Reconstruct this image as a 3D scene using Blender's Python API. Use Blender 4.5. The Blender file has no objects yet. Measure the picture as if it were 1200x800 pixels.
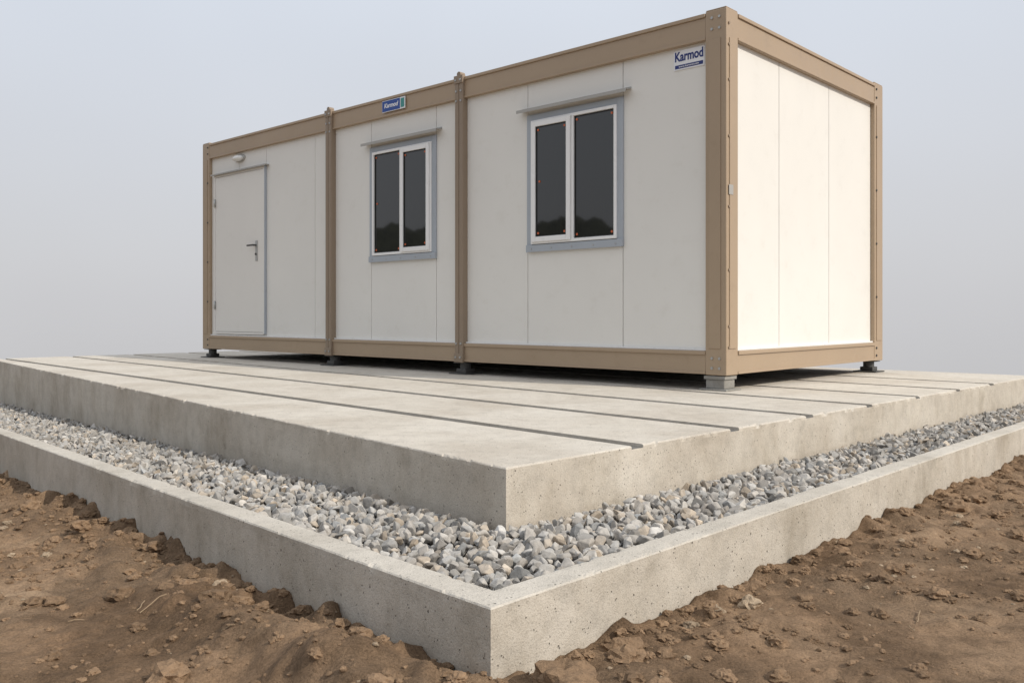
import bpy, bmesh, math, random
import numpy as np
from mathutils import Vector, noise as mnoise, Matrix
random.seed(7); rng = np.random.default_rng(7)
scene = bpy.context.scene
col = scene.collection

# ------------------------------------------------------------------ materials
def new_mat(name):
    m = bpy.data.materials.new(name); m.use_nodes = True
    nt = m.node_tree; b = nt.nodes['Principled BSDF']
    return m, nt, b
def N(nt, t, **kw):
    n = nt.nodes.new(t)
    for k, v in kw.items():
        if k.startswith('_'): setattr(n, k[1:], v)
        else: n.inputs[k.replace('_', ' ')].default_value = v
    return n
def ramp(nt, src, stops, interp='LINEAR'):
    r = nt.nodes.new('ShaderNodeValToRGB'); r.color_ramp.interpolation = interp
    e = r.color_ramp.elements
    e.remove(e[1])
    for i, (p, c) in enumerate(stops):
        c4 = (c[0], c[1], c[2], 1) if isinstance(c, (tuple, list)) else (c, c, c, 1)
        el_ = e[0] if i == 0 else e.new(p)
        el_.position = p; el_.color = c4
    nt.links.new(src, r.inputs[0]); return r
def mixc(nt, fac, a, b, mode='MIX'):
    m = nt.nodes.new('ShaderNodeMix'); m.data_type = 'RGBA'; m.blend_type = mode
    def put(sock, v):
        if isinstance(v, bpy.types.NodeSocket): nt.links.new(v, sock)
        elif isinstance(v, (int, float)): sock.default_value = v
        else: sock.default_value = (v[0], v[1], v[2], 1)
    put(m.inputs[0], fac); put(m.inputs[6], a); put(m.inputs[7], b)
    return m.outputs[2]
def coords(nt): return nt.nodes.new('ShaderNodeTexCoord').outputs['Object']
def noise_tex(nt, co, scale, detail=6, rough=.55, dist=0.0):
    n = N(nt, 'ShaderNodeTexNoise', Scale=scale, Detail=detail, Roughness=rough, Distortion=dist)
    nt.links.new(co, n.inputs['Vector']); return n.outputs['Fac']
def bump(nt, b, h, strength, dist, prev=None):
    n = N(nt, 'ShaderNodeBump', Strength=strength, Distance=dist)
    nt.links.new(h, n.inputs['Height'])
    if prev is not None: nt.links.new(prev, n.inputs['Normal'])
    nt.links.new(n.outputs[0], b.inputs['Normal']); return n.outputs[0]

def concrete(name, c_dark, c_mid, c_light, bstr=.5, streak=.7):
    m, nt, b = new_mat(name); co = coords(nt)
    big = noise_tex(nt, co, 1.6, 5, .6, .2)
    mid = noise_tex(nt, co, 11, 6, .7)
    fine = noise_tex(nt, co, 190, 3, .7)
    base = ramp(nt, big, [(.32, c_dark), (.5, c_mid), (.7, c_light)]).outputs[0]
    mm = ramp(nt, mid, [(.3, .84), (.5, 1.0), (.7, 1.07)]).outputs[0]
    c = mixc(nt, .9, base, mm, 'MULTIPLY')
    fm = ramp(nt, fine, [(.30, .55), (.46, 1.0), (.7, 1.14)]).outputs[0]
    c = mixc(nt, .7, c, fm, 'MULTIPLY')
    sep = nt.nodes.new('ShaderNodeMapping'); sep.inputs['Scale'].default_value = (4, 4, 2.2)
    nt.links.new(co, sep.inputs['Vector'])
    st = noise_tex(nt, sep.outputs[0], 1.0, 6, .7)
    geo = nt.nodes.new('ShaderNodeNewGeometry'); sx = nt.nodes.new('ShaderNodeSeparateXYZ')
    nt.links.new(geo.outputs['Normal'], sx.inputs[0])
    ab = N(nt, 'ShaderNodeMath', _operation='ABSOLUTE'); nt.links.new(sx.outputs[2], ab.inputs[0])
    side = N(nt, 'ShaderNodeMath', _operation='LESS_THAN'); nt.links.new(ab.outputs[0], side.inputs[0]); side.inputs[1].default_value = .5
    sm = ramp(nt, st, [(.3, (.66, .61, .54)), (.5, (.93, .905, .87)), (.72, (1.0, .99, .98))]).outputs[0]
    c2 = mixc(nt, streak, c, sm, 'MULTIPLY')
    c = mixc(nt, side.outputs[0], c, c2)
    hts = []
    for (scl, r0, r1, g0, gs) in ((62.0, .12, .20, .52, 23), (24.0, .07, .11, .50, 11)):
        vo = N(nt, 'ShaderNodeTexVoronoi', Scale=scl, Randomness=1.0); nt.links.new(co, vo.inputs['Vector'])
        gate = noise_tex(nt, co, gs, 2)
        pr = ramp(nt, vo.outputs['Distance'], [(r0, 0.0), (r1, 1.0)]).outputs[0]
        gt = ramp(nt, gate, [(g0, 1.0), (g0 + .05, 0.0)]).outputs[0]
        pm = N(nt, 'ShaderNodeMath', _operation='MAXIMUM'); nt.links.new(pr, pm.inputs[0]); nt.links.new(gt, pm.inputs[1])
        pc = ramp(nt, pm.outputs[0], [(0, .42), (1, 1.0)]).outputs[0]
        c = mixc(nt, 1.0, c, pc, 'MULTIPLY'); hts.append(pm.outputs[0])
    nt.links.new(c, b.inputs['Base Color']); b.inputs['Roughness'].default_value = .93
    b.inputs['Specular IOR Level'].default_value = .25
    p = bump(nt, b, mid, bstr * .9, .010)
    p = bump(nt, b, fine, bstr, .003, p)
    p = bump(nt, b, hts[0], bstr, .004, p)
    bump(nt, b, hts[1], bstr, .006, p)
    return m
M = {}
M['slab'] = concrete('slab_concrete', (.49, .445, .385), (.56, .52, .46), (.615, .578, .52))
M['kerb'] = concrete('kerb_concrete', (.455, .42, .365), (.53, .495, .44), (.59, .555, .50), .7)
M['padc'] = concrete('pad_concrete', (.27, .265, .25), (.32, .315, .30), (.37, .365, .35), .7)

def paint(name, c, rough=.45, var=.05, metallic=0.0, grime=.12):
    m, nt, b = new_mat(name); co = coords(nt)
    n1 = noise_tex(nt, co, .9, 4, .6)
    lo = tuple(v * (1 - var) for v in c); hi = tuple(min(1, v * (1 + var)) for v in c)
    cc = ramp(nt, n1, [(.3, lo), (.7, hi)]).outputs[0]
    st = noise_tex(nt, co, 7, 6, .7)
    sm = ramp(nt, st, [(.28, (.80, .77, .72)), (.45, (1., 1., 1.))]).outputs[0]
    cc = mixc(nt, grime * 2, cc, sm, 'MULTIPLY')
    nt.links.new(cc, b.inputs['Base Color'])
    r = ramp(nt, st, [(.3, max(.05, rough - .08)), (.7, min(1., rough + .12))]).outputs[0]
    nt.links.new(r, b.inputs['Roughness']); b.inputs['Metallic'].default_value = metallic
    bump(nt, b, noise_tex(nt, co, 3.0, 2), .10, .005)
    return m
M['tan'] = paint('tan_painted_steel', (.385, .29, .20), .42, .05, grime=.2)
M['tan2'] = paint('brown_painted_post', (.27, .205, .148), .45, .05, grime=.2)
M['panel'] = paint('white_sandwich_panel', (.755, .74, .705), .5, .02, grime=.10)
M['door'] = paint('door_paint', (.75, .73, .695), .45, .02, grime=.08)
M['gap'] = paint('joint_dark_grey', (.22, .21, .20), .8)  # plain dark grey of the inner wall, showing in the panel seams
M['trim'] = paint('grey_trim', (.38, .415, .46), .4, .04, grime=.1)
M['pvc'] = paint('white_pvc', (.82, .82, .82), .3, .02, grime=.04)
M['capm'] = paint('grey_rain_cap', (.38, .37, .35), .45)
M['gasket'] = paint('black_gasket', (.02, .02, .02), .6)
M['steel'] = paint('galvanised_steel', (.45, .45, .44), .45, .1, .6)
M['darksteel'] = paint('dark_steel', (.07, .068, .065), .6)
M['red'] = paint('red_plastic', (.55, .13, .05), .5)
M['blue'] = paint('deep_blue_print', (.015, .03, .17), .5)
M['blue2'] = paint('sign_blue', (.02, .07, .30), .45)
M['teal'] = paint('sign_teal', (.05, .27, .26), .45)
M['white'] = paint('white_print', (.78, .79, .82), .5, .01, grime=.02)
M['under'] = paint('underbody', (.05, .045, .04), .8)
m, nt, b = new_mat('dark_window_glass'); b.inputs['Base Color'].default_value = (.014, .015, .015, 1)
b.inputs['Roughness'].default_value = .03; b.inputs['IOR'].default_value = 1.7
co = coords(nt); bump(nt, b, noise_tex(nt, co, 2.2, 1), .05, .003); M['glass'] = m
m, nt, b = new_mat('lamp_diffuser'); b.inputs['Base Color'].default_value = (.8, .8, .78, 1); b.inputs['Roughness'].default_value = .2; M['diff'] = m
m, nt, b = new_mat('dark_joint_filler'); co = coords(nt)
nt.links.new(ramp(nt, noise_tex(nt, co, 30, 6), [(.3, (.11, .107, .10)), (.7, (.18, .175, .165))]).outputs[0], b.inputs['Base Color'])
b.inputs['Roughness'].default_value = .95; bump(nt, b, noise_tex(nt, co, 90, 4), .5, .004); M['joint'] = m
m, nt, b = new_mat('crushed_stone'); co = coords(nt)
at = nt.nodes.new('ShaderNodeAttribute'); at.attribute_name = 'stone_col'
mm = ramp(nt, noise_tex(nt, co, 50, 5, .7), [(.3, .70), (.5, 1.0), (.7, 1.18)]).outputs[0]
nt.links.new(mixc(nt, .9, at.outputs['Color'], mm, 'MULTIPLY'), b.inputs['Base Color']); b.inputs['Roughness'].default_value = .9
bump(nt, b, noise_tex(nt, co, 90, 4, .6), .5, .005); M['stone'] = m
m, nt, b = new_mat('brown_earth'); co = coords(nt)
c = ramp(nt, noise_tex(nt, co, 1.1, 6, .6, .6), [(.3, (.19, .122, .074)), (.5, (.265, .178, .112)), (.7, (.34, .24, .158))]).outputs[0]
pk = ramp(nt, noise_tex(nt, co, 1.7, 5, .6, .5), [(.45, 0.0), (.60, 1.0)]).outputs[0]
mm = ramp(nt, noise_tex(nt, co, 14, 7, .7), [(.28, .62), (.5, 1.0), (.7, 1.22)]).outputs[0]
c = mixc(nt, .9, c, mm, 'MULTIPLY')
fm = ramp(nt, noise_tex(nt, co, 130, 5, .75), [(.3, .55), (.5, 1.0), (.68, 1.3)]).outputs[0]
c = mixc(nt, .8, c, fm, 'MULTIPLY')
c = mixc(nt, 1.0, c, ramp(nt, pk, [(0.0, .86), (1.0, 1.14)]).outputs[0], 'MULTIPLY')
nt.links.new(c, b.inputs['Base Color']); b.inputs['Roughness'].default_value = .97; b.inputs['Specular IOR Level'].default_value = .15
p = bump(nt, b, noise_tex(nt, co, 20, 7, .75), .9, .024)
bn = N(nt, 'ShaderNodeBump', Distance=.012); nt.links.new(noise_tex(nt, co, 85, 5, .7), bn.inputs['Height']); nt.links.new(p, bn.inputs['Normal'])
nt.links.new(ramp(nt, pk, [(0.0, 1.0), (1.0, .45)]).outputs[0], bn.inputs['Strength']); nt.links.new(bn.outputs[0], b.inputs['Normal'])
M['dirt'] = m
m, nt, b = new_mat('clod_earth'); co = coords(nt)
at = nt.nodes.new('ShaderNodeAttribute'); at.attribute_name = 'stone_col'
mm = ramp(nt, noise_tex(nt, co, 60, 5, .7), [(.3, .6), (.5, 1.0), (.7, 1.25)]).outputs[0]
nt.links.new(mixc(nt, .9, at.outputs['Color'], mm, 'MULTIPLY'), b.inputs['Base Color']); b.inputs['Roughness'].default_value = .97
b.inputs['Specular IOR Level'].default_value = .15
bump(nt, b, noise_tex(nt, co, 60, 5, .7), 1.0, .012); M['clod'] = m
m, nt, b = new_mat('woodland'); co = coords(nt)
nt.links.new(ramp(nt, noise_tex(nt, co, .5, 8, .7), [(.35, (.03, .035, .025)), (.65, (.07, .075, .05))]).outputs[0], b.inputs['Base Color'])
b.inputs['Roughness'].default_value = 1; M['wood'] = m
m, nt, b = new_mat('dry_twig'); b.inputs['Base Color'].default_value = (.30, .22, .14, 1); b.inputs['Roughness'].default_value = .9; M['twig'] = m

# ------------------------------------------------------------------ helpers
def link(name, me, mat=None, parent=None, smooth=False):
    o = bpy.data.objects.new(name, me); col.objects.link(o)
    if mat is not None: me.materials.append(mat)
    if parent is not None: o.parent = parent
    if smooth: me.polygons.foreach_set('use_smooth', [True] * len(me.polygons))
    return o
def tag(o, label=None, cat=None, group=None, kind=None):
    if label: o['label'] = label
    if cat: o['category'] = cat
    if group: o['group'] = group
    if kind: o['kind'] = kind
    return o
def bm_box(bm, x0, x1, y0, y1, z0, z1, bev=0.0):
    t = bmesh.new()
    vs = [t.verts.new((x, y, z)) for x in (x0, x1) for y in (y0, y1) for z in (z0, z1)]
    for f in ((0, 1, 3, 2), (4, 6, 7, 5), (0, 4, 5, 1), (2, 3, 7, 6), (0, 2, 6, 4), (1, 5, 7, 3)):
        t.faces.new([vs[i] for i in f])
    bmesh.ops.recalc_face_normals(t, faces=t.faces)
    if bev > 0: bmesh.ops.bevel(t, geom=list(t.edges), offset=bev, segments=2, affect='EDGES', profile=.5)
    me = bpy.data.meshes.new('tmp'); t.to_mesh(me); t.free(); bm.from_mesh(me); bpy.data.meshes.remove(me)
def bm_cyl(bm, c, axis, r, h, seg=14, r2=None, bev=0.0):
    t = bmesh.new()
    bmesh.ops.create_cone(t, cap_ends=True, segments=seg, radius1=r, radius2=r if r2 is None else r2, depth=h)
    q = Vector((0, 0, 1)).rotation_difference(Vector(axis)).to_matrix().to_4x4()
    bmesh.ops.transform(t, matrix=Matrix.Translation(c) @ q, verts=t.verts)
    me = bpy.data.meshes.new('tmp'); t.to_mesh(me); t.free(); bm.from_mesh(me); bpy.data.meshes.remove(me)
def fin(name, bm, mat, parent=None, smooth=False):
    me = bpy.data.meshes.new(name); bm.to_mesh(me); bm.free(); return link(name, me, mat, parent, smooth)
def boxes(name, lst, mat, parent, bev=.003):
    bm = bmesh.new()
    for b_ in lst: bm_box(bm, *b_, bev=bev)
    return fin(name, bm, mat, parent)
def frame_boxes(x0, x1, z0, z1, w, y0, y1):
    return [(x0, x0 + w, y0, y1, z0, z1), (x1 - w, x1, y0, y1, z0, z1), (x0 + w, x1 - w, y0, y1, z0, z0 + w), (x0 + w, x1 - w, y0, y1, z1 - w, z1)]
def hash2(xi, yi, s):
    h = (xi.astype(np.int64) * 374761393 + yi.astype(np.int64) * 668265263 + s * 144269504) & 0xffffffff
    h = ((h ^ (h >> 13)) * 1274126177) & 0xffffffff
    h = ((h ^ (h >> 15)) * 2246822519) & 0xffffffff
    return (h & 0xffffff) / float(0xffffff)
def vn(x, y, s=0):
    xi = np.floor(x); yi = np.floor(y); fx = x - xi; fy = y - yi
    fx = fx * fx * fx * (fx * (fx * 6 - 15) + 10); fy = fy * fy * fy * (fy * (fy * 6 - 15) + 10)
    a = hash2(xi, yi, s); b_ = hash2(xi + 1, yi, s); c = hash2(xi, yi + 1, s); d = hash2(xi + 1, yi + 1, s)
    return (a * (1 - fx) + b_ * fx) * (1 - fy) + (c * (1 - fx) + d * fx) * fy
def fbm(x, y, s=0, o=4, g=.5):
    t = 0; a = 1; n = 0
    for i in range(o):
        ca, sa = math.cos(i * 1.1), math.sin(i * 1.1)
        t = t + a * vn((x * ca - y * sa) * 2 ** i + i * 17.3, (x * sa + y * ca) * 2 ** i - i * 9.1, s + i); n += a; a *= g
    return t / n

# ------------------------------------------------------------------ plan
A = (-.021, 3.12); B = (4.66, 7.83); Cc = (-6.43, 10.86); D = (-2.82, 14.76)
K = [(-.051, 2.11), (5.71, 8.15), (-2.88, 16.09), (-7.606, 10.99)]
def u_of(x, y): return -.708 * (x + .02) + .704 * (y - 3.12)
def kerb_top(x, y): return -.160 - .0292 * (u_of(x, y) + .69)
def gravel_z(x, y): return -.195 - .0292 * (u_of(x, y) + .3)
def halfplanes(poly):
    hp = []; n = len(poly)
    for i in range(n):
        p = np.array(poly[i]); q = np.array(poly[(i + 1) % n]); d = q - p; d = d / np.linalg.norm(d)
        hp.append((p, np.array((d[1], -d[0]))))
    return hp
def sdist(poly, x, y):
    return np.max(np.stack([(x - p[0]) * nn[0] + (y - p[1]) * nn[1] for p, nn in halfplanes(poly)]), axis=0)
def inset(poly, w):
    n = len(poly); out = []
    hp = halfplanes(poly)
    for i in range(n):
        (p1, n1), (p2, n2) = hp[i - 1], hp[i]
        Am = np.array([n1, n2]); bb = np.array([n1 @ p1 - w, n2 @ p2 - w]); s = np.linalg.solve(Am, bb); out.append((s[0], s[1]))
    return out
def sample(poly, step):
    pts = []; n = len(poly)
    for i in range(n):
        p = np.array(poly[i]); q = np.array(poly[(i + 1) % n]); L = np.linalg.norm(q - p); k = max(1, int(L / step))
        for j in range(k): pts.append((i, j / k))
    return pts
def at_pts(poly, smp):
    return np.array([np.array(poly[i]) * (1 - t) + np.array(poly[(i + 1) % 4]) * t for i, t in smp])
STEP = .011
# kerb
def build_kerb():
    smp = sample(K, STEP); n = len(smp); s = np.arange(n) * STEP
    rows = []
    def add(w, dz, amp, seed, freq=8.0, absz=None, chip=0.):
        P = at_pts(inset(K, w), smp); P2 = at_pts(inset(K, w + .05), smp)
        d = fbm(s * freq, s * 0 + seed * 3.7, seed, 4) - .5
        ch = np.clip(fbm(s * 22, s * 0 + 5, 61, 4) - .60, 0, 1) * chip
        dirn = (P2 - P); dirn /= np.linalg.norm(dirn, axis=1)[:, None]
        sg = 1 if w < .055 else -1
        P = P + dirn * ((d * amp * 2 + ch) * sg)[:, None]
        z = kerb_top(P[:, 0], P[:, 1]) + dz + (fbm(s * 6, s * 0 + 9, seed + 2, 3) - .5) * amp * .8 - ch * .5
        if absz is not None: z = P[:, 0] * 0 + absz
        rows.append(np.column_stack([P, z]))
    add(0, 0, .001, 1, absz=-1.1)
    for dz in (-.30, -.24, -.18, -.12, -.06): add(0, dz, .002, 2, 3)
    add(0, -.025, .0018, 2, 4); add(0, -.005, .0016, 3, 30, chip=.022); add(.004, -.001, .0016, 4, 30, chip=.034)
    add(.02, 0, .0008, 5); add(.08, 0, .0008, 6); add(.097, -.001, .0014, 7, 30, chip=.028); add(.101, -.006, .0014, 8, 30, chip=.02); add(.101, -.05, .002, 9)
    add(.101, 0, .001, 10, absz=-1.1)
    V = np.vstack(rows); R = len(rows); F = []
    for r in range(R):
        r2 = (r + 1) % R
        for j in range(n):
            j2 = (j + 1) % n
            F.append((r * n + j, r * n + j2, r2 * n + j2, r2 * n + j))
    me = bpy.data.meshes.new('concrete_kerb'); me.from_pydata(V.tolist(), [], F)
    bm = bmesh.new(); bm.from_mesh(me); bmesh.ops.recalc_face_normals(bm, faces=bm.faces); bm.to_mesh(me); bm.free()
    return link('concrete_kerb', me, M['kerb'])
kerb = tag(build_kerb(), 'low pale concrete kerb enclosing the gravel, brown earth banked against its outside', 'kerb')

# slab
SL = [A, B, D, Cc]
def build_slab():
    smp = sample(SL, STEP); n = len(smp); s = np.arange(n) * STEP
    rows = []
    def add(w, z, amp, seed, freq=8., chip=0):
        P = at_pts(inset(SL, w), smp); P2 = at_pts(inset(SL, w + .05), smp)
        dirn = P2 - P; dirn /= np.linalg.norm(dirn, axis=1)[:, None]
        ch = np.clip(fbm(s * 20, s * 0 + 3, 40, 4) - .58, 0, 1) * chip
        P = P + dirn * ((fbm(s * freq, s * 0 + seed * 2.1, seed, 4) - .5) * 2 * amp + ch)[:, None]
        zz = np.full(n, z) + ((fbm(s * 9, s * 0 + 4, seed + 3, 3) - .5) * amp * (1 if z < 0 else 0)) - ch * .35 * (1 if z < 0 else 0)
        rows.append(np.column_stack([P, zz]))
    add(.03, -.75, .0, 1)
    for z in (-.20, -.15, -.10, -.05): add(0, z, .002, 2, 3)
    add(0, -.02, .002, 2, 4); add(0, -.006, .0020, 3, 28, .036); add(.003, -.002, .0020, 4, 28, .05); add(.009, 0, .0012, 5, 22, .07)
    V = np.vstack(rows); R = len(rows); F = []
    for r in range(R - 1):
        for j in range(n):
            j2 = (j + 1) % n; F.append((r * n + j, r * n + j2, (r + 1) * n + j2, (r + 1) * n + j))
    F.append(tuple(range(n))[::-1]); F.append(tuple((R - 1) * n + j for j in range(n)))
    me = bpy.data.meshes.new('s'); me.from_pydata(V.tolist(), [], F)
    bm = bmesh.new(); bm.from_mesh(me); bmesh.ops.recalc_face_normals(bm, faces=bm.faces); bm.to_mesh(me); bm.free()
    o = bpy.data.objects.new('s', me); col.objects.link(o)
    cb = bmesh.new()
    ab = np.array((.705, .709)); cd = np.array((.679, .734)); w = .040
    for j in range(1, 8):
        p = np.array(A) + ab * .77 * j; q = np.array(Cc) + cd * (.14 + .80 * (j - 1))
        if j == 7: q = np.array(Cc) + cd * 4.93
        d = (q - p) / np.linalg.norm(q - p); nn = np.array((-d[1], d[0]))
        p2 = p - d * .1; q2 = q + d * .1
        vs = []
        for z in (-.014, .05):
            for pt in (p2 + nn * w, p2 - nn * w, q2 - nn * w, q2 + nn * w): vs.append(cb.verts.new((pt[0], pt[1], z)))
        for f in ((3, 2, 1, 0), (4, 5, 6, 7), (0, 1, 5, 4), (1, 2, 6, 5), (2, 3, 7, 6), (3, 0, 4, 7)): cb.faces.new([vs[i] for i in f])
    bmesh.ops.recalc_face_normals(cb, faces=cb.faces)
    cm = bpy.data.meshes.new('c'); cb.to_mesh(cm); cb.free(); co_ = bpy.data.objects.new('c', cm); col.objects.link(co_)
    md = o.modifiers.new('b', 'BOOLEAN'); md.operation = 'DIFFERENCE'; md.object = co_; md.solver = 'EXACT'
    dg = bpy.context.evaluated_depsgraph_get(); res = bpy.data.meshes.new_from_object(o.evaluated_get(dg))
    bpy.data.objects.remove(o); bpy.data.objects.remove(co_)
    res.name = 'concrete_slab'; res.materials.clear()
    r = link('concrete_slab', res, M['slab']); res.materials.append(M['joint'])
    for p in res.polygons:
        p.material_index = 1 if (abs(p.center.z + .014) < .0008 and p.normal.z > .9) else 0
    return r
slab = tag(build_slab(), 'thick pale concrete slab with long dark grooves, the cabin standing on it', 'slab')

# ------------------------------------------------------------------ gravel
def hull_proto(seed, npts, bev):
    r = random.Random(seed); bm = bmesh.new()
    sx, sy, sz = r.uniform(.85, 1.3), r.uniform(.7, 1.0), r.uniform(.5, .78)
    for _ in range(npts):
        v = Vector((r.gauss(0, 1), r.gauss(0, 1), r.gauss(0, 1))).normalized() * r.uniform(.86, 1.12)
        bm.verts.new((v.x * sx, v.y * sy, v.z * sz))
    bmesh.ops.convex_hull(bm, input=bm.verts)
    dead = [v for v in bm.verts if not v.link_faces]
    bmesh.ops.delete(bm, geom=dead, context='VERTS')
    bmesh.ops.dissolve_limit(bm, angle_limit=.3, verts=bm.verts, edges=bm.edges)
    if bev: bmesh.ops.bevel(bm, geom=list(bm.edges), offset=.06, segments=1, affect='EDGES')
    bmesh.ops.triangulate(bm, faces=bm.faces); bmesh.ops.recalc_face_normals(bm, faces=bm.faces)
    bm.verts.index_update()
    V = np.array([v.co[:] for v in bm.verts]); F = np.array([[v.index for v in f.verts] for f in bm.faces]); bm.free(); return V, F
def clod_proto(seed, sub):
    bm = bmesh.new(); bmesh.ops.create_icosphere(bm, subdivisions=sub, radius=1); off = Vector((seed * 3.1, seed * 1.7, 0))
    for v in bm.verts:
        d = 1 + .42 * mnoise.noise(v.co * 1.3 + off) + .34 * mnoise.noise(v.co * 3.1 + off) + .24 * mnoise.noise(v.co * 7 + off)
        v.co = v.co * d; v.co.z *= .62
    bm.verts.index_update(); V = np.array([v.co[:] for v in bm.verts]); F = np.array([[v.index for v in f.verts] for f in bm.faces]); bm.free(); return V, F
def rand_rot(n):
    q = rng.normal(size=(n, 4)); q /= np.linalg.norm(q, axis=1)[:, None]; w, x, y, z = q.T
    return np.stack([np.stack([1 - 2 * (y * y + z * z), 2 * (x * y - z * w), 2 * (x * z + y * w)], 1),
                     np.stack([2 * (x * y + z * w), 1 - 2 * (x * x + z * z), 2 * (y * z - x * w)], 1),
                     np.stack([2 * (x * z - y * w), 2 * (y * z + x * w), 1 - 2 * (x * x + y * y)], 1)], 1)
def scatter_mesh(name, pos, rad, cols, protos, which, rots, extra=None, smooth=False):
    Vs, Fs, Cs = [], [], []; base = 0
    if extra is not None:
        Vs.append(extra[0]); Fs.append(extra[1]); Cs.append(np.tile(np.array(extra[2]), (len(extra[0]), 1))); base = len(extra[0])
    for k, (V, F) in enumerate(protos):
        idx = np.where(which == k)[0]
        if len(idx) == 0: continue
        P = np.einsum('nij,vj->nvi', rots[idx], V) * rad[idx][:, None, None] + pos[idx][:, None, :]
        nv = len(V)
        Vs.append(P.reshape(-1, 3)); Fs.append((F[None] + (np.arange(len(idx)) * nv)[:, None, None] + base).reshape(-1, 3))
        Cs.append(np.repeat(cols[idx], nv, axis=0)); base += nv * len(idx)
    V = np.vstack(Vs); F = np.vstack(Fs); Cl = np.vstack(Cs)
    me = bpy.data.meshes.new(name); me.vertices.add(len(V)); me.vertices.foreach_set('co', V.astype(np.float32).ravel())
    me.loops.add(F.size); me.loops.foreach_set('vertex_index', F.astype(np.int32).ravel())
    me.polygons.add(len(F)); me.polygons.foreach_set('loop_start', (np.arange(len(F)) * 3).astype(np.int32))
    me.update(calc_edges=True); me.validate()
    a = me.color_attributes.new('stone_col', 'FLOAT_COLOR', 'POINT')
    a.data.foreach_set('color', np.column_stack([Cl, np.ones(len(Cl))]).astype(np.float32).ravel())
    me.polygons.foreach_set('use_smooth', np.full(len(F), smooth))
    return me
inner = inset(K, .101)
protos = [hull_proto(i, 13 + i, True) for i in range(10)] + [hull_proto(50 + i, 11, False) for i in range(6)]
P = []
for layer, (sp, dz) in enumerate(((.044, -.027), (.0425, -.008))):
    gx, gy = np.meshgrid(np.arange(-8.4, 6.2, sp), np.arange(1.9, 16.5, sp))
    gx[::2] += sp / 2
    gx = gx.ravel() + rng.uniform(-.40, .40, gx.size) * sp; gy = gy.ravel() + rng.uniform(-.40, .40, gy.size) * sp
    ok = (sdist(inner, gx, gy) < -.020) & (sdist(SL, gx, gy) > (.022 if layer else -.03))
    gx, gy = gx[ok], gy[ok]
    back = (((gx - B[0]) * .679 + (gy - B[1]) * .734) > .1) | ((-(gx - Cc[0]) * .734 + (gy - Cc[1]) * .679) > .3)
    keep = ~back | (layer == 1) & (rng.random(gx.size) < .6)
    gx, gy = gx[keep], gy[keep]
    z = gravel_z(gx, gy) + dz + rng.normal(0, .0035, gx.size) + (fbm(gx * 2.5, gy * 2.5, 3, 3) - .5) * .022
    z = z - .018 * np.exp(-np.clip(sdist(SL, gx, gy), 0, None) / .035)      # the bed sinks a little at the foot of the slab
    P.append(np.column_stack([gx, gy, z]))
P = np.vstack(P); n = len(P)
rad = np.clip(rng.lognormal(math.log(.0225), .25, n), .012, .036)
dist = np.hypot(P[:, 0], P[:, 1]); near = dist < 4.6
which = np.where(near, rng.integers(0, 10, n), rng.integers(10, 16, n))
tone = rng.normal(.37, .075, n).clip(.18, .58); warm = rng.normal(0, .008, n)
tint = np.where(rng.random(n)[:, None] < .12, np.array([[1.12, .97, .80]]), np.array([[1., .955, .895]]))
cols = (tone[:, None] * tint + np.column_stack([warm, warm * 0, -warm])).clip(.08, .8)
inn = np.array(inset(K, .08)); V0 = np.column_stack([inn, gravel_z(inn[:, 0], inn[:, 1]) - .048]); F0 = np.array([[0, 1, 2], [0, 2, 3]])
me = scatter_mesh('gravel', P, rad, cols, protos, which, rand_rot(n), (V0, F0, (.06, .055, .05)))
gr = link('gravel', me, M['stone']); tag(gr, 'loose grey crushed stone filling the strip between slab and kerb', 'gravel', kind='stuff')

# ------------------------------------------------------------------ ground
def ground_z(x, y, rough=True):
    u = u_of(x, y)
    z = -.350 - .0504 * np.clip(u + .69, 0, 14)
    r = np.hypot(x + 1, y - 7); f = np.clip(r - 11.5, 0, None); z = z - .13 * f * f / (f + 3)
    sd = sdist(K, x, y)
    left = np.clip(.5 - (x + .05) * 1.5, .35, 1)           # the bank is higher along the left kerb
    nearf = np.exp(-np.clip(sd, 0, None) / .26) * left
    fade = np.clip(1 - (r - 12) / 20, 0, 1)
    z = z + (fbm(x * .7, y * .7, 11, 3) - .5) * .06 * fade
    z = z + (fbm(x * 2.6, y * 2.6, 12, 3) - .5) * (.035 + .06 * nearf) * fade
    l = np.abs(fbm(x * 7, y * 7, 13, 3) - .5) * 2
    z = z + (.3 - l) * (.014 + .026 * nearf) * fade
    lump = np.clip(fbm(x * 6.5, y * 6.5, 21, 3) - .51, 0, 1)
    z = z + lump * (.045 + .22 * nearf) * fade
    z = z + (fbm(x * 24, y * 24, 14, 3) - .5) * (.015 + .018 * nearf) * fade
    z = z + .09 * left * np.exp(-((sd - .26) / .13) ** 2) * np.clip(fbm(x * 1.9, y * 1.9, 31, 2) * 2.2 - .9, -.35, 1)
    ins = np.clip(-sd / .05, 0, 1)
    z = z - ins * .10
    return z
def axis(a, b, step, far):
    c = list(np.arange(a, b, step)); s = step; lo = []; v = a
    while v > -far: s = min(s * 1.16, 60); v -= s; lo.append(v)
    hi = []; v = c[-1]; s = step
    while v < far: s = min(s * 1.16, 60); v += s; hi.append(v)
    return np.array(lo[::-1] + c + hi)
gx = axis(-4.4, 4.6, .0125, 1500); gy = axis(1.7, 7.0, .0125, 1500)
X, Y = np.meshgrid(gx, gy); Z = ground_z(X, Y)
nx, ny = len(gx), len(gy)
V = np.column_stack([X.ravel(), Y.ravel(), Z.ravel()]).astype(np.float32)
ii, jj = np.meshgrid(np.arange(nx - 1), np.arange(ny - 1)); q = (jj * nx + ii).ravel()
F = np.column_stack([q, q + 1, q + nx + 1, q + nx]).astype(np.int32)
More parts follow.
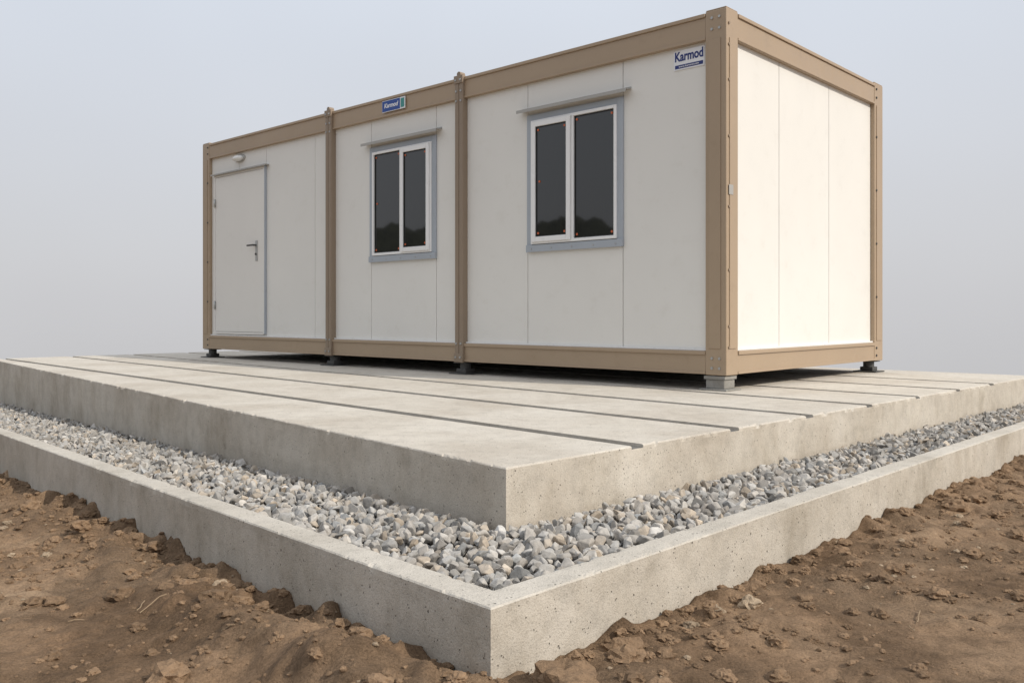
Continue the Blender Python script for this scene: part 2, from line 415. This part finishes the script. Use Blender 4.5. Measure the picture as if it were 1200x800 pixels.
me = bpy.data.meshes.new('ground'); me.vertices.add(len(V)); me.vertices.foreach_set('co', V.ravel())
me.loops.add(F.size); me.loops.foreach_set('vertex_index', F.ravel()); me.polygons.add(len(F))
me.polygons.foreach_set('loop_start', (np.arange(len(F)) * 4).astype(np.int32)); me.update(calc_edges=True)
me.polygons.foreach_set('use_smooth', np.full(len(F), True))
g = link('ground', me, M['dirt']); g['kind'] = 'structure'

# clods
cp = [clod_proto(i, 3) for i in range(6)] + [clod_proto(20 + i, 2) for i in range(6)]
n = 46000
cx = rng.uniform(-4.6, 4.8, n); cy = rng.uniform(1.7, 7.2, n); sd = sdist(K, cx, cy)
clump = fbm(cx * 2.2, cy * 2.2, 77, 3)
keep = (sd > .012) & (rng.random(n) < (.05 + .40 * np.clip((clump - .50) * 5, 0, 1) + .85 * np.exp(-sd / .24)))
cx, cy, sd = cx[keep], cy[keep], sd[keep]; n = len(cx)
rad = rng.lognormal(math.log(.0060), .72, n).clip(.0028, .055) * (1 + .6 * np.exp(-sd / .25))
rad = np.minimum(rad, np.maximum(sd * .9, .006))
z = ground_z(cx, cy) + rad * .08
big = rad > .012
which = np.where(big, rng.integers(0, 6, n), rng.integers(6, 12, n))
t = rng.uniform(.75, 1.15, n)[:, None]; cols = np.array([[.27, .182, .115]]) * t
pale = rng.random(n) < .03; cols[pale] = np.array([.40, .31, .22]) * t[pale]
ang = rng.uniform(0, 2 * math.pi, n); rots = np.zeros((n, 3, 3)); rots[:, 0, 0] = np.cos(ang); rots[:, 0, 1] = -np.sin(ang); rots[:, 1, 0] = np.sin(ang); rots[:, 1, 1] = np.cos(ang); rots[:, 2, 2] = 1
me = scatter_mesh('earth_clods', np.column_stack([cx, cy, z]), rad, cols, cp, which, rots, None, False)
cl = link('earth_clods', me, M['clod']); tag(cl, 'crumbled brown earth clods lying over the ground outside the kerb', 'earth clods', kind='stuff')

# a few dry stalks lying on the earth
bm = bmesh.new(); rr = random.Random(4)
for _ in range(46):
    side = rr.random() < .5
    x = rr.uniform(-2.6, -.3) if side else rr.uniform(.2, 3.4); y = rr.uniform(2.0, 4.6)
    if sdist(K, np.array([x]), np.array([y]))[0] < .12: continue
    a = rr.uniform(0, math.pi); ln = rr.uniform(.03, .13); pts = []
    for k in range(4):
        px = x + math.cos(a) * ln * k / 3 + rr.uniform(-.003, .003); py = y + math.sin(a) * ln * k / 3
        pts.append(Vector((px, py, float(ground_z(np.array([px]), np.array([py]))[0]) + .006)))
    for k in range(3):
        d = pts[k + 1] - pts[k]; bm_cyl(bm, (pts[k] + pts[k + 1]) / 2, d.normalized(), .0016, d.length * 1.05, 5)
tw = fin('dry_stalks', bm, M['twig']); tag(tw, 'thin dry stalks lying scattered on the brown earth', 'dry stalks', kind='stuff')

# wooded hills far to the left and behind (mirrored in the panes)
hv = []; hn = 240; rows = 26
for j in range(rows):
    for i in range(hn):
        a = math.radians(140 + 130 * i / (hn - 1)); r = 70 + j * 3.2
        x = math.cos(a) * r; y = math.sin(a) * r
        h = -14 + 25.6 * math.sin(min(1, j / 14) * math.pi / 2) + 5.0 * mnoise.noise(Vector((x * .03, y * .03, 0))) + 2.4 * mnoise.noise(Vector((x * .25, y * .25, 3))) + 1.6 * mnoise.noise(Vector((x * .7, y * .7, 5)))
        hv.append((x, y, h))
hf = [(j * hn + i, j * hn + i + 1, (j + 1) * hn + i + 1, (j + 1) * hn + i) for j in range(rows - 1) for i in range(hn - 1)]
me = bpy.data.meshes.new('hills'); me.from_pydata(hv, [], hf); hl = link('hills', me, M['wood']); hl['kind'] = 'structure'

# ------------------------------------------------------------------ cabin
cab = bpy.data.objects.new('office_cabin', None); col.objects.link(cab)
cab.location = (1.514, 6.237, 0); cab.rotation_euler = (0, 0, math.atan2(-.679, .734))
tag(cab, 'white panelled portable office cabin with tan steel frame on small feet on the slab', 'cabin')
L, W, Z0, H = 7.45, 2.97, .11, 2.60
Zt = Z0 + H
pw = .165
def post(x0, x1, y0, y1):
    bm = bmesh.new(); bm_box(bm, x0, x1, y0, y1, Z0 - .0, Zt + .006, .006)
    return bm
cps = [(-pw, .004, -.004, pw), (-L - .004, -L + pw, -.004, pw), (-pw, .004, W - .2, W + .004), (-L - .004, -L + pw, W - pw, W + .004)]
for i, c in enumerate(cps):
    bm = post(*c)
    x0, x1, y0, y1 = c
    fy = y0 - .006 if i < 2 else y1
    bm_box(bm, x0 + .028, x1 - .045, fy, fy + .006, Z0 + .19, Zt - .2, .002)
    fx = x1 if i in (0, 2) else x0 - .006
    bm_box(bm, fx, fx + .006, y0 + .04, y1 - .03, Z0 + .19, Zt - .2, .002)
    bm_box(bm, x0 + .004, x1 - .004, y0 + .004, y1 - .004, Zt + .007, Zt + .014, .002)
    fin('corner_post', bm, M['tan'], cab)
def rail_long(yf, s, z0, z1, top):
    bm = bmesh.new()
    ya, yb = (yf, yf + .10) if s < 0 else (yf - .10, yf)
    bm_box(bm, -L + pw, -pw, ya, yb, z0, z1, .004)
    yo = (yf - .012, yf) if s < 0 else (yf, yf + .012)
    bm_box(bm, -L + pw, -pw, yo[0], yo[1], z1 - .028, z1 - .001, .003)
    bm_box(bm, -L + pw, -pw, yo[0] + (.005 if s < 0 else 0), yo[1] - (0 if s < 0 else .005), z0 + .001, z0 + .02, .002)
    return fin('top_rail' if top else 'bottom_rail', bm, M['tan'], cab)
def rail_short(xf, s, z0, z1, top):
    bm = bmesh.new()
    y0 = pw; y1 = W - (.2 if s > 0 else pw)
    xa, xb = (xf - .10, xf) if s > 0 else (xf, xf + .10)
    bm_box(bm, xa, xb, y0, y1, z0, z1, .004)
    xo = (xf, xf + .012) if s > 0 else (xf - .012, xf)
    bm_box(bm, xo[0], xo[1], y0, y1, z1 - .028, z1 - .001, .003)
    bm_box(bm, xo[0] + (0 if s > 0 else .005), xo[1] - (.005 if s > 0 else 0), y0, y1, z0 + .001, z0 + .02, .002)
    return fin('top_rail' if top else 'bottom_rail', bm, M['tan'], cab)
TR0, TR1, BR0, BR1 = Zt - .195, Zt - .004, Z0 + .004, Z0 + .172
for yf, s in ((0, -1), (W, 1)):
    rail_long(yf, s, TR0, TR1, True); rail_long(yf, s, BR0, BR1, False)
for xf, s in ((0, 1), (-L, -1)):
    rail_short(xf, s, TR0, TR1, True); rail_short(xf, s, BR0, BR1, False)
# middle posts
for t in (2.70, 4.71):
    for s in (-1, 1):
        bm = bmesh.new(); ya, yb = (-.028, .11) if s < 0 else (W - .11, W + .028)
        bm_box(bm, -t - .052, -t - .002, ya, yb, Z0 - .005, Zt + .010, .008)
        bm_box(bm, -t + .002, -t + .052, ya, yb, Z0 - .005, Zt + .010, .008)
        bm_box(bm, -t - .003, -t + .003, ya + .012, yb - .012, Z0 + .01, Zt, 0)
        mp_ = fin('middle_post', bm, M['tan2'], cab)
        yf = ya if s < 0 else yb
        bm = bmesh.new(); bm_box(bm, -t - .058, -t + .058, min(yf, yf + s * .008), max(yf, yf + s * .008), Zt - .06, Zt + .012, .003)
        bm_cyl(bm, (-t, yf - s * .03, Zt + .024), (0, 1, 0), .024, .06, 18)
        fin('clamp', bm, M['tan2'], mp_)
        bm = bmesh.new(); bm_box(bm, -t - .058, -t + .058, min(yf, yf + s * .008), max(yf, yf + s * .008), Z0 + .0, Z0 + .08, .003)
        fin('clamp', bm, M['tan2'], mp_)
        if s < 0:
            for dz in (Z0 + .045, Z0 + .17, Zt - .22, Zt - .13, Zt - .03):
                for dx in (-.03, .03):
                    bm = bmesh.new(); y_ = yf - (.0081 if (dz > Zt - .06 or dz < Z0 + .08) else 0)
                    bm_cyl(bm, (-t + dx, y_ - .004, dz), (0, 1, 0), .010, .008, 8); fin('bolt', bm, M['steel'], mp_)
# panels
PZ0, PZ1 = BR1 - .01, TR0 + .01
def panel_long(t0, t1, y=.035, z0=PZ0, z1=PZ1, d=.05):
    bm = bmesh.new(); bm_box(bm, -t1 + .003, -t0 - .003, y, y + d, z0, z1, .002); return fin('wall_panel', bm, M['panel'], cab)
for t0, t1 in ((pw, .915), (.915, 1.91), (1.91, 2.652), (2.748, 3.07), (3.07, 4.05), (4.05, 4.662), (4.758, 5.04), (5.04, 6.02), (6.02, 6.62), (6.62, L - pw)):
    panel_long(t0, t1)
for t0, t1 in ((pw, 1.1), (1.1, 2.652), (2.748, 3.7), (3.7, 4.662), (4.758, 6.0), (6.0, L - pw)):
    panel_long(t0, t1, W - .085)
for xa in (-.085, -L + .035):
    for s0, s1 in ((pw, .89), (.89, 1.83), (1.83, W - (.2 if xa > -1 else pw))):
        bm = bmesh.new(); bm_box(bm, xa, xa + .05, s0 + .0035, s1 - .0035, PZ0, PZ1, .002); fin('wall_panel', bm, M['panel'], cab)
bm = bmesh.new(); bm_box(bm, -L + .09, -.09, .09, W - .09, BR1 - .02, TR0 + .02, 0); fin('inner_wall', bm, M['gap'], cab)
boxes('sill_strip', [(-2.646, -pw, .012, .034, BR1 + .001, BR1 + .014), (-4.656, -2.754, .012, .034, BR1 + .001, BR1 + .014), (-L + pw, -4.764, .012, .034, BR1 + .001, BR1 + .014),
                     (-.034, -.012, pw, W - .2, BR1 + .001, BR1 + .014)], M['pvc'], cab, .001)
bm = bmesh.new(); bm_box(bm, -L + .1, -.1, .1, W - .1, Z0 + .03, BR1 - .03, 0)
for k in range(12):
    x = -L + .4 + k * .6; bm_box(bm, x, x + .06, .1, W - .1, Z0 + .006, Z0 + .031, 0)
fin('floor_frame', bm, M['under'], cab)
bm = bmesh.new(); bm_box(bm, -L + .09, -.09, .09, W - .09, TR0 + .05, Zt - .03, .004)
for k in range(24): bm_box(bm, -L + .2 + k * .3, -L + .26 + k * .3, .1, W - .1, Zt - .031, Zt - .01, .004)
fin('roof', bm, M['tan'], cab)
# windows
def window(t0, t1, z0, z1, sash_left):
    x0, x1 = -t1, -t0
    w = boxes('window', frame_boxes(x0, x1, z0, z1, .056, .018, .036), M['trim'], cab, .002)
    boxes('frame', frame_boxes(x0 + .054, x1 - .054, z0 + .064, z1 - .054, .026, .004, .034) + [((x0 + x1) / 2 - .017, (x0 + x1) / 2 + .017, .006, .034, z0 + .090, z1 - .080)], M['pvc'], w, .003)
    boxes('sill', [(x0 - .002, x1 + .002, .006, .0178, z0 - .002, z0 + .058)], M['trim'], w, .002)
    xm = (x0 + x1) / 2
    for side in (0, 1):
        a, b_ = (x0 + .080, xm - .017) if side == 0 else (xm + .017, x1 - .080)
        c, d = z0 + .090, z1 - .080
        sashed = (side == 0) == sash_left
        if sashed:
            boxes('sash', frame_boxes(a - .010, b_ + .010, c - .010, d + .010, .044, -.010, .0035), M['pvc'], w, .004)
            ga, gb, gc, gd, gy = a + .033, b_ - .033, c + .033, d - .033, .0
        else:
            ga, gb, gc, gd, gy = a + .001, b_ - .001, c + .001, d - .001, .016
        boxes('gasket', frame_boxes(ga, gb, gc, gd, .009, gy + .002, .033), M['gasket'], w, .001)
        bm = bmesh.new(); bm_box(bm, ga + .008, gb - .008, gy + .008, .032, gc + .008, gd - .008, 0); fin('pane', bm, M['glass'], w)
        for (px, pz) in ((ga + .025, gd - .03), (gb - .025, gd - .03), (ga + .025, gc + .03), (gb - .025, gc + .03)) + (((ga + .04, (gc + gd) / 2),) if side == 0 else ()):
            bm = bmesh.new(); bm_cyl(bm, (px, gy + .005, pz), (0, 1, 0), .0095, .006, 12); fin('clip', bm, M['red'], w)
    for k in range(5):
        bm = bmesh.new(); bm_cyl(bm, (x0 + .06 + k * (x1 - x0 - .12) / 4, .004, z0 + .025), (0, 1, 0), .006, .006, 8); fin('screw', bm, M['steel'], w)
    bm = bmesh.new(); xa, xb = x0 - .07, x1 + .07; zt = z1 + .050
    prof = [(.034, zt + .016), (.034, zt - .002), (-.040, zt - .012), (-.040, zt - .034), (-.043, zt - .034), (-.043, zt - .008), (.031, zt + .002), (.031, zt + .016)]
    va = [bm.verts.new((xa, y, z)) for y, z in prof]; vb = [bm.verts.new((xb, y, z)) for y, z in prof]; k = len(prof)
    for i in range(k): bm.faces.new((va[i], va[(i + 1) % k], vb[(i + 1) % k], vb[i]))
    bm.faces.new(va); bm.faces.new(vb[::-1]); bmesh.ops.recalc_face_normals(bm, faces=bm.faces)
    fin('rain_cap', bm, M['capm'], w)
    return w
w1 = window(.905, 1.905, Z0 + .965, Z0 + 2.13, True)
w2 = window(3.06, 4.06, Z0 + .965, Z0 + 2.13, False)
w1['label'] = 'right-hand window, its opening sash on the left'
w2['label'] = 'left-hand window, its opening sash on the right'
# door
dx0, dx1, dz0, dz1 = -7.19, -6.02, Z0 + .205, Z0 + 2.18
door = boxes('door', [(dx0 + .038, dx1 - .038, .012, .034, dz0 + .02, dz1 - .033)], M['door'], cab, .003)
door['label'] = 'plain off-white door with a dark lever handle'
boxes('door_frame', [(dx0, dx0 + .034, .008, .034, dz0, dz1), (dx1 - .034, dx1, .008, .034, dz0, dz1), (dx0 + .034, dx1 - .034, .008, .034, dz1 - .029, dz1), (dx0 + .034, dx1 - .034, .008, .034, dz0 - .01, dz0 + .016)], M['door'], cab, .003)
boxes('edge_strip', [(dx1 + .001, dx1 + .011, .004, .034, dz0, dz1)], M['trim'], door, .002)
boxes('rain_cap', [(dx0 - .03, dx1 + .06, -.02, .034, dz1 + .002, dz1 + .012), (dx0 - .03, dx1 + .06, -.024, -.0195, dz1 - .008, dz1 + .012)], M['capm'], door, .002)
hx = -6.19; hz = Z0 + 1.22
h_ = boxes('handle', [(hx - .02, hx + .02, .002, .0118, hz - .15, hz + .09)], M['steel'], door, .003)
bm = bmesh.new(); bm_cyl(bm, (hx, -.02, hz + .035), (0, 1, 0), .011, .05, 12); bm_box(bm, hx - .13, hx + .012, -.052, -.034, hz + .025, hz + .045, .006); fin('lever', bm, M['darksteel'], h_)
bm = bmesh.new(); bm_cyl(bm, (hx, -.002, hz - .07), (0, 1, 0), .014, .012, 12); fin('lock_cylinder', bm, M['darksteel'], h_)
for hz_ in (dz0 + .35, dz1 - .35):
    bm = bmesh.new(); bm_cyl(bm, (dx0 + .036, .0, hz_), (0, 0, 1), .012, .10, 12); fin('hinge', bm, M['steel'], door, True)
# lamp above door
lx, lz = -6.60, Z0 + 2.335
bm = bmesh.new(); bmesh.ops.create_uvsphere(bm, u_segments=24, v_segments=14, radius=1)
for v in bm.verts: v.co = Vector((v.co.x * .12 + lx, v.co.y * .03 + .03, v.co.z * .048 + lz))
lamp = fin('wall_lamp', bm, M['capm'], cab, True)
bm = bmesh.new(); bmesh.ops.create_uvsphere(bm, u_segments=24, v_segments=14, radius=1)
for v in bm.verts: v.co = Vector((v.co.x * .10 + lx, v.co.y * .05 + .0, v.co.z * .036 + lz - .004))
fin('diffuser', bm, M['diff'], lamp, True)
# bolts of the corner posts
for z in (.2, .35, .75, 1.2, 1.7, 2.1, 2.35, 2.5):
    bm = bmesh.new(); bm_cyl(bm, (.007, .028, Z0 + z), (1, 0, 0), .010, .010, 8); fin('bolt', bm, M['tan2'], cab)
for (tx) in (.05, .11):
    for z in (.05, .12, 2.47, 2.55):
        bm = bmesh.new(); bm_cyl(bm, (-tx, -.007, Z0 + z), (0, 1, 0), .010, .010, 8); fin('bolt', bm, M['steel'], cab)
for z in (.05, .12, .6, 1.1, 1.6, 2.1, 2.47, 2.55):
    bm = bmesh.new(); bm_cyl(bm, (-L + .13, -.007, Z0 + z), (0, 1, 0), .010, .010, 8); fin('bolt', bm, M['darksteel'], cab)
    bm = bmesh.new(); bm_cyl(bm, (.007, W - .16, Z0 + z), (1, 0, 0), .011, .010, 8); fin('bolt', bm, M['darksteel'], cab)
boxes('sticker', [(.0105, .0125, .02, .08, Z0 + 1.285, Z0 + 1.355)], M['capm'], cab, .0)
# feet
def foot(x, y, mat, big):
    bm = bmesh.new(); w = .075
    bm_box(bm, x - w - .035, x + w + .035, y - w - .035, y + w + .035, .001, .012, .002)
    if big:
        bm_box(bm, x - w, x + w, y - w, y + w, .012, .080, .006)
        bm_box(bm, x - w - .01, x + w + .01, y - w - .01, y + w + .01, .080, Z0 - .006, .002)
    else:
        bm_box(bm, x - .06, x + .06, y - .06, y + .06, .014, .05, .004); bm_cyl(bm, (x, y, .075), (0, 0, 1), .05, .055, 18)
        bm_box(bm, x - .08, x + .08, y - .08, y + .08, .098, Z0 - .006, .002)
    return fin('foot', bm, mat, cab)
foot(-.095, .085, M['padc'], True)['label'] = 'grey block foot under the near corner'
for x, y in ((-2.70, .06), (-4.71, .06), (-7.36, .085), (-.09, W - .10), (-2.7, W - .06), (-4.71, W - .06), (-7.36, W - .09)): foot(x, y, M['darksteel'], False)
# writing
def text(s, size, loc, rot, mat, parent, wide=None, bold=.0, name='lettering', shear=0):
    cu = bpy.data.curves.new('t', 'FONT'); cu.body = s; cu.size = size; cu.offset = bold; cu.extrude = .0006; cu.align_x = 'CENTER'; cu.align_y = 'CENTER'; cu.shear = shear
    cu.resolution_u = 6
    to = bpy.data.objects.new('t', cu); col.objects.link(to); bpy.context.view_layer.update()
    dg = bpy.context.evaluated_depsgraph_get(); me = bpy.data.meshes.new_from_object(to.evaluated_get(dg)); bpy.data.objects.remove(to)
    xs = [v.co.x for v in me.vertices]; wd = max(xs) - min(xs); sc = wide / wd if wide else 1
    for v in me.vertices: v.co = Vector((v.co.x * sc + loc[0], loc[1] - v.co.z, v.co.y + loc[2]))
    me.materials.clear(); return link(name, me, mat, parent)
sx = -.320; sz = Z0 + 2.312
st = boxes('sign', [(sx - .130, sx + .130, .0285, .0345, sz - .072, sz + .072)], M['white'], cab, .0008)
st['label'] = 'white sticker with dark blue lettering high beside the near post'
text('Karmod', .096, (sx, .0272, sz + .022), 0, M['blue'], st, .238, .0026)
boxes('blue_band', [(sx - .118, sx + .118, .0272, .0283, sz - .062, sz - .036)], M['blue'], st, 0)
text('www.karmod.com', .020, (sx, .0262, sz - .049), 0, M['white'], st, .17, .0002)
sx = -3.637; sz = Z0 + 2.50
st = boxes('sign', [(sx - .176, sx + .176, -.019, -.013, sz - .058, sz + .058)], M['white'], cab, .001)
st['label'] = 'small blue and teal name sign on the top rail'
boxes('blue_field', [(sx - .171, sx + .100, -.0205, -.0192, sz - .052, sz + .052)], M['blue2'], st, 0)
boxes('teal_field', [(sx + .112, sx + .164, -.0205, -.0192, sz - .044, sz + .044)], M['teal'], st, 0)
text('Karmod', .060, (sx - .036, -.0212, sz + .002), 0, M['white'], st, .215, .0018, shear=.2)

# ------------------------------------------------------------------ light, sky, camera
az = math.radians(-31); el = math.radians(37)
s = Vector((math.cos(az) * math.cos(el), math.sin(az) * math.cos(el), math.sin(el)))
sun = bpy.data.lights.new('sun', 'SUN'); sun.energy = 3.0; sun.angle = math.radians(.5); sun.color = (1, .92, .80)
so = bpy.data.objects.new('sun', sun); col.objects.link(so); so.rotation_euler = s.to_track_quat('Z', 'Y').to_euler()
w = bpy.data.worlds.new('World'); scene.world = w; w.use_nodes = True; nt = w.node_tree
bg = nt.nodes['Background']; out = nt.nodes['World Output']
sky = nt.nodes.new('ShaderNodeTexSky'); sky.sky_type = 'NISHITA'; sky.sun_disc = False; sky.sun_elevation = el
sky.sun_rotation = math.atan2(s.x, s.y); sky.dust_density = 4
nt.links.new(sky.outputs[0], bg.inputs[0]); bg.inputs[1].default_value = .10
bg2 = nt.nodes.new('ShaderNodeBackground'); tc = nt.nodes.new('ShaderNodeTexCoord'); sp = nt.nodes.new('ShaderNodeSeparateXYZ')
nt.links.new(tc.outputs['Generated'], sp.inputs[0])
mr = nt.nodes.new('ShaderNodeMapRange'); mr.inputs[1].default_value = -1; mr.inputs[2].default_value = 1; nt.links.new(sp.outputs[2], mr.inputs[0])
def zp(z): return (z + 1) / 2
rp = ramp(nt, mr.outputs[0], [(0, (.36, .33, .30)), (zp(-.12), (.60, .595, .60)), (zp(0), (.66, .66, .68)), (zp(.12), (.68, .69, .725)), (zp(.33), (.72, .765, .84)), (zp(.6), (.86, .89, .93)), (1, (.92, .95, 1.0))])
nz = N(nt, 'ShaderNodeTexNoise', Scale=1.6, Detail=3.0); nt.links.new(tc.outputs['Generated'], nz.inputs['Vector'])
nr = ramp(nt, nz.outputs['Fac'], [(.3, .95), (.7, 1.05)])
nt.links.new(mixc(nt, 1.0, rp.outputs[0], nr.outputs[0], 'MULTIPLY'), bg2.inputs[0]); bg2.inputs[1].default_value = 1.0
mx = nt.nodes.new('ShaderNodeMixShader'); mx.inputs[0].default_value = .9
nt.links.new(bg.outputs[0], mx.inputs[1]); nt.links.new(bg2.outputs[0], mx.inputs[2]); nt.links.new(mx.outputs[0], out.inputs[0])
cam = bpy.data.cameras.new('camera'); cam.lens = 1034 / 1200 * 36; cam.sensor_width = 36; cam.shift_y = -31 / 1200; cam.clip_end = 5000; cam.clip_start = .05
co_ = bpy.data.objects.new('camera', cam); col.objects.link(co_); co_.location = (0, 0, .54); co_.rotation_euler = (math.radians(90), 0, 0)
scene.camera = co_
scene.view_settings.view_transform = 'Standard'; scene.view_settings.look = 'None'; scene.view_settings.exposure = 0
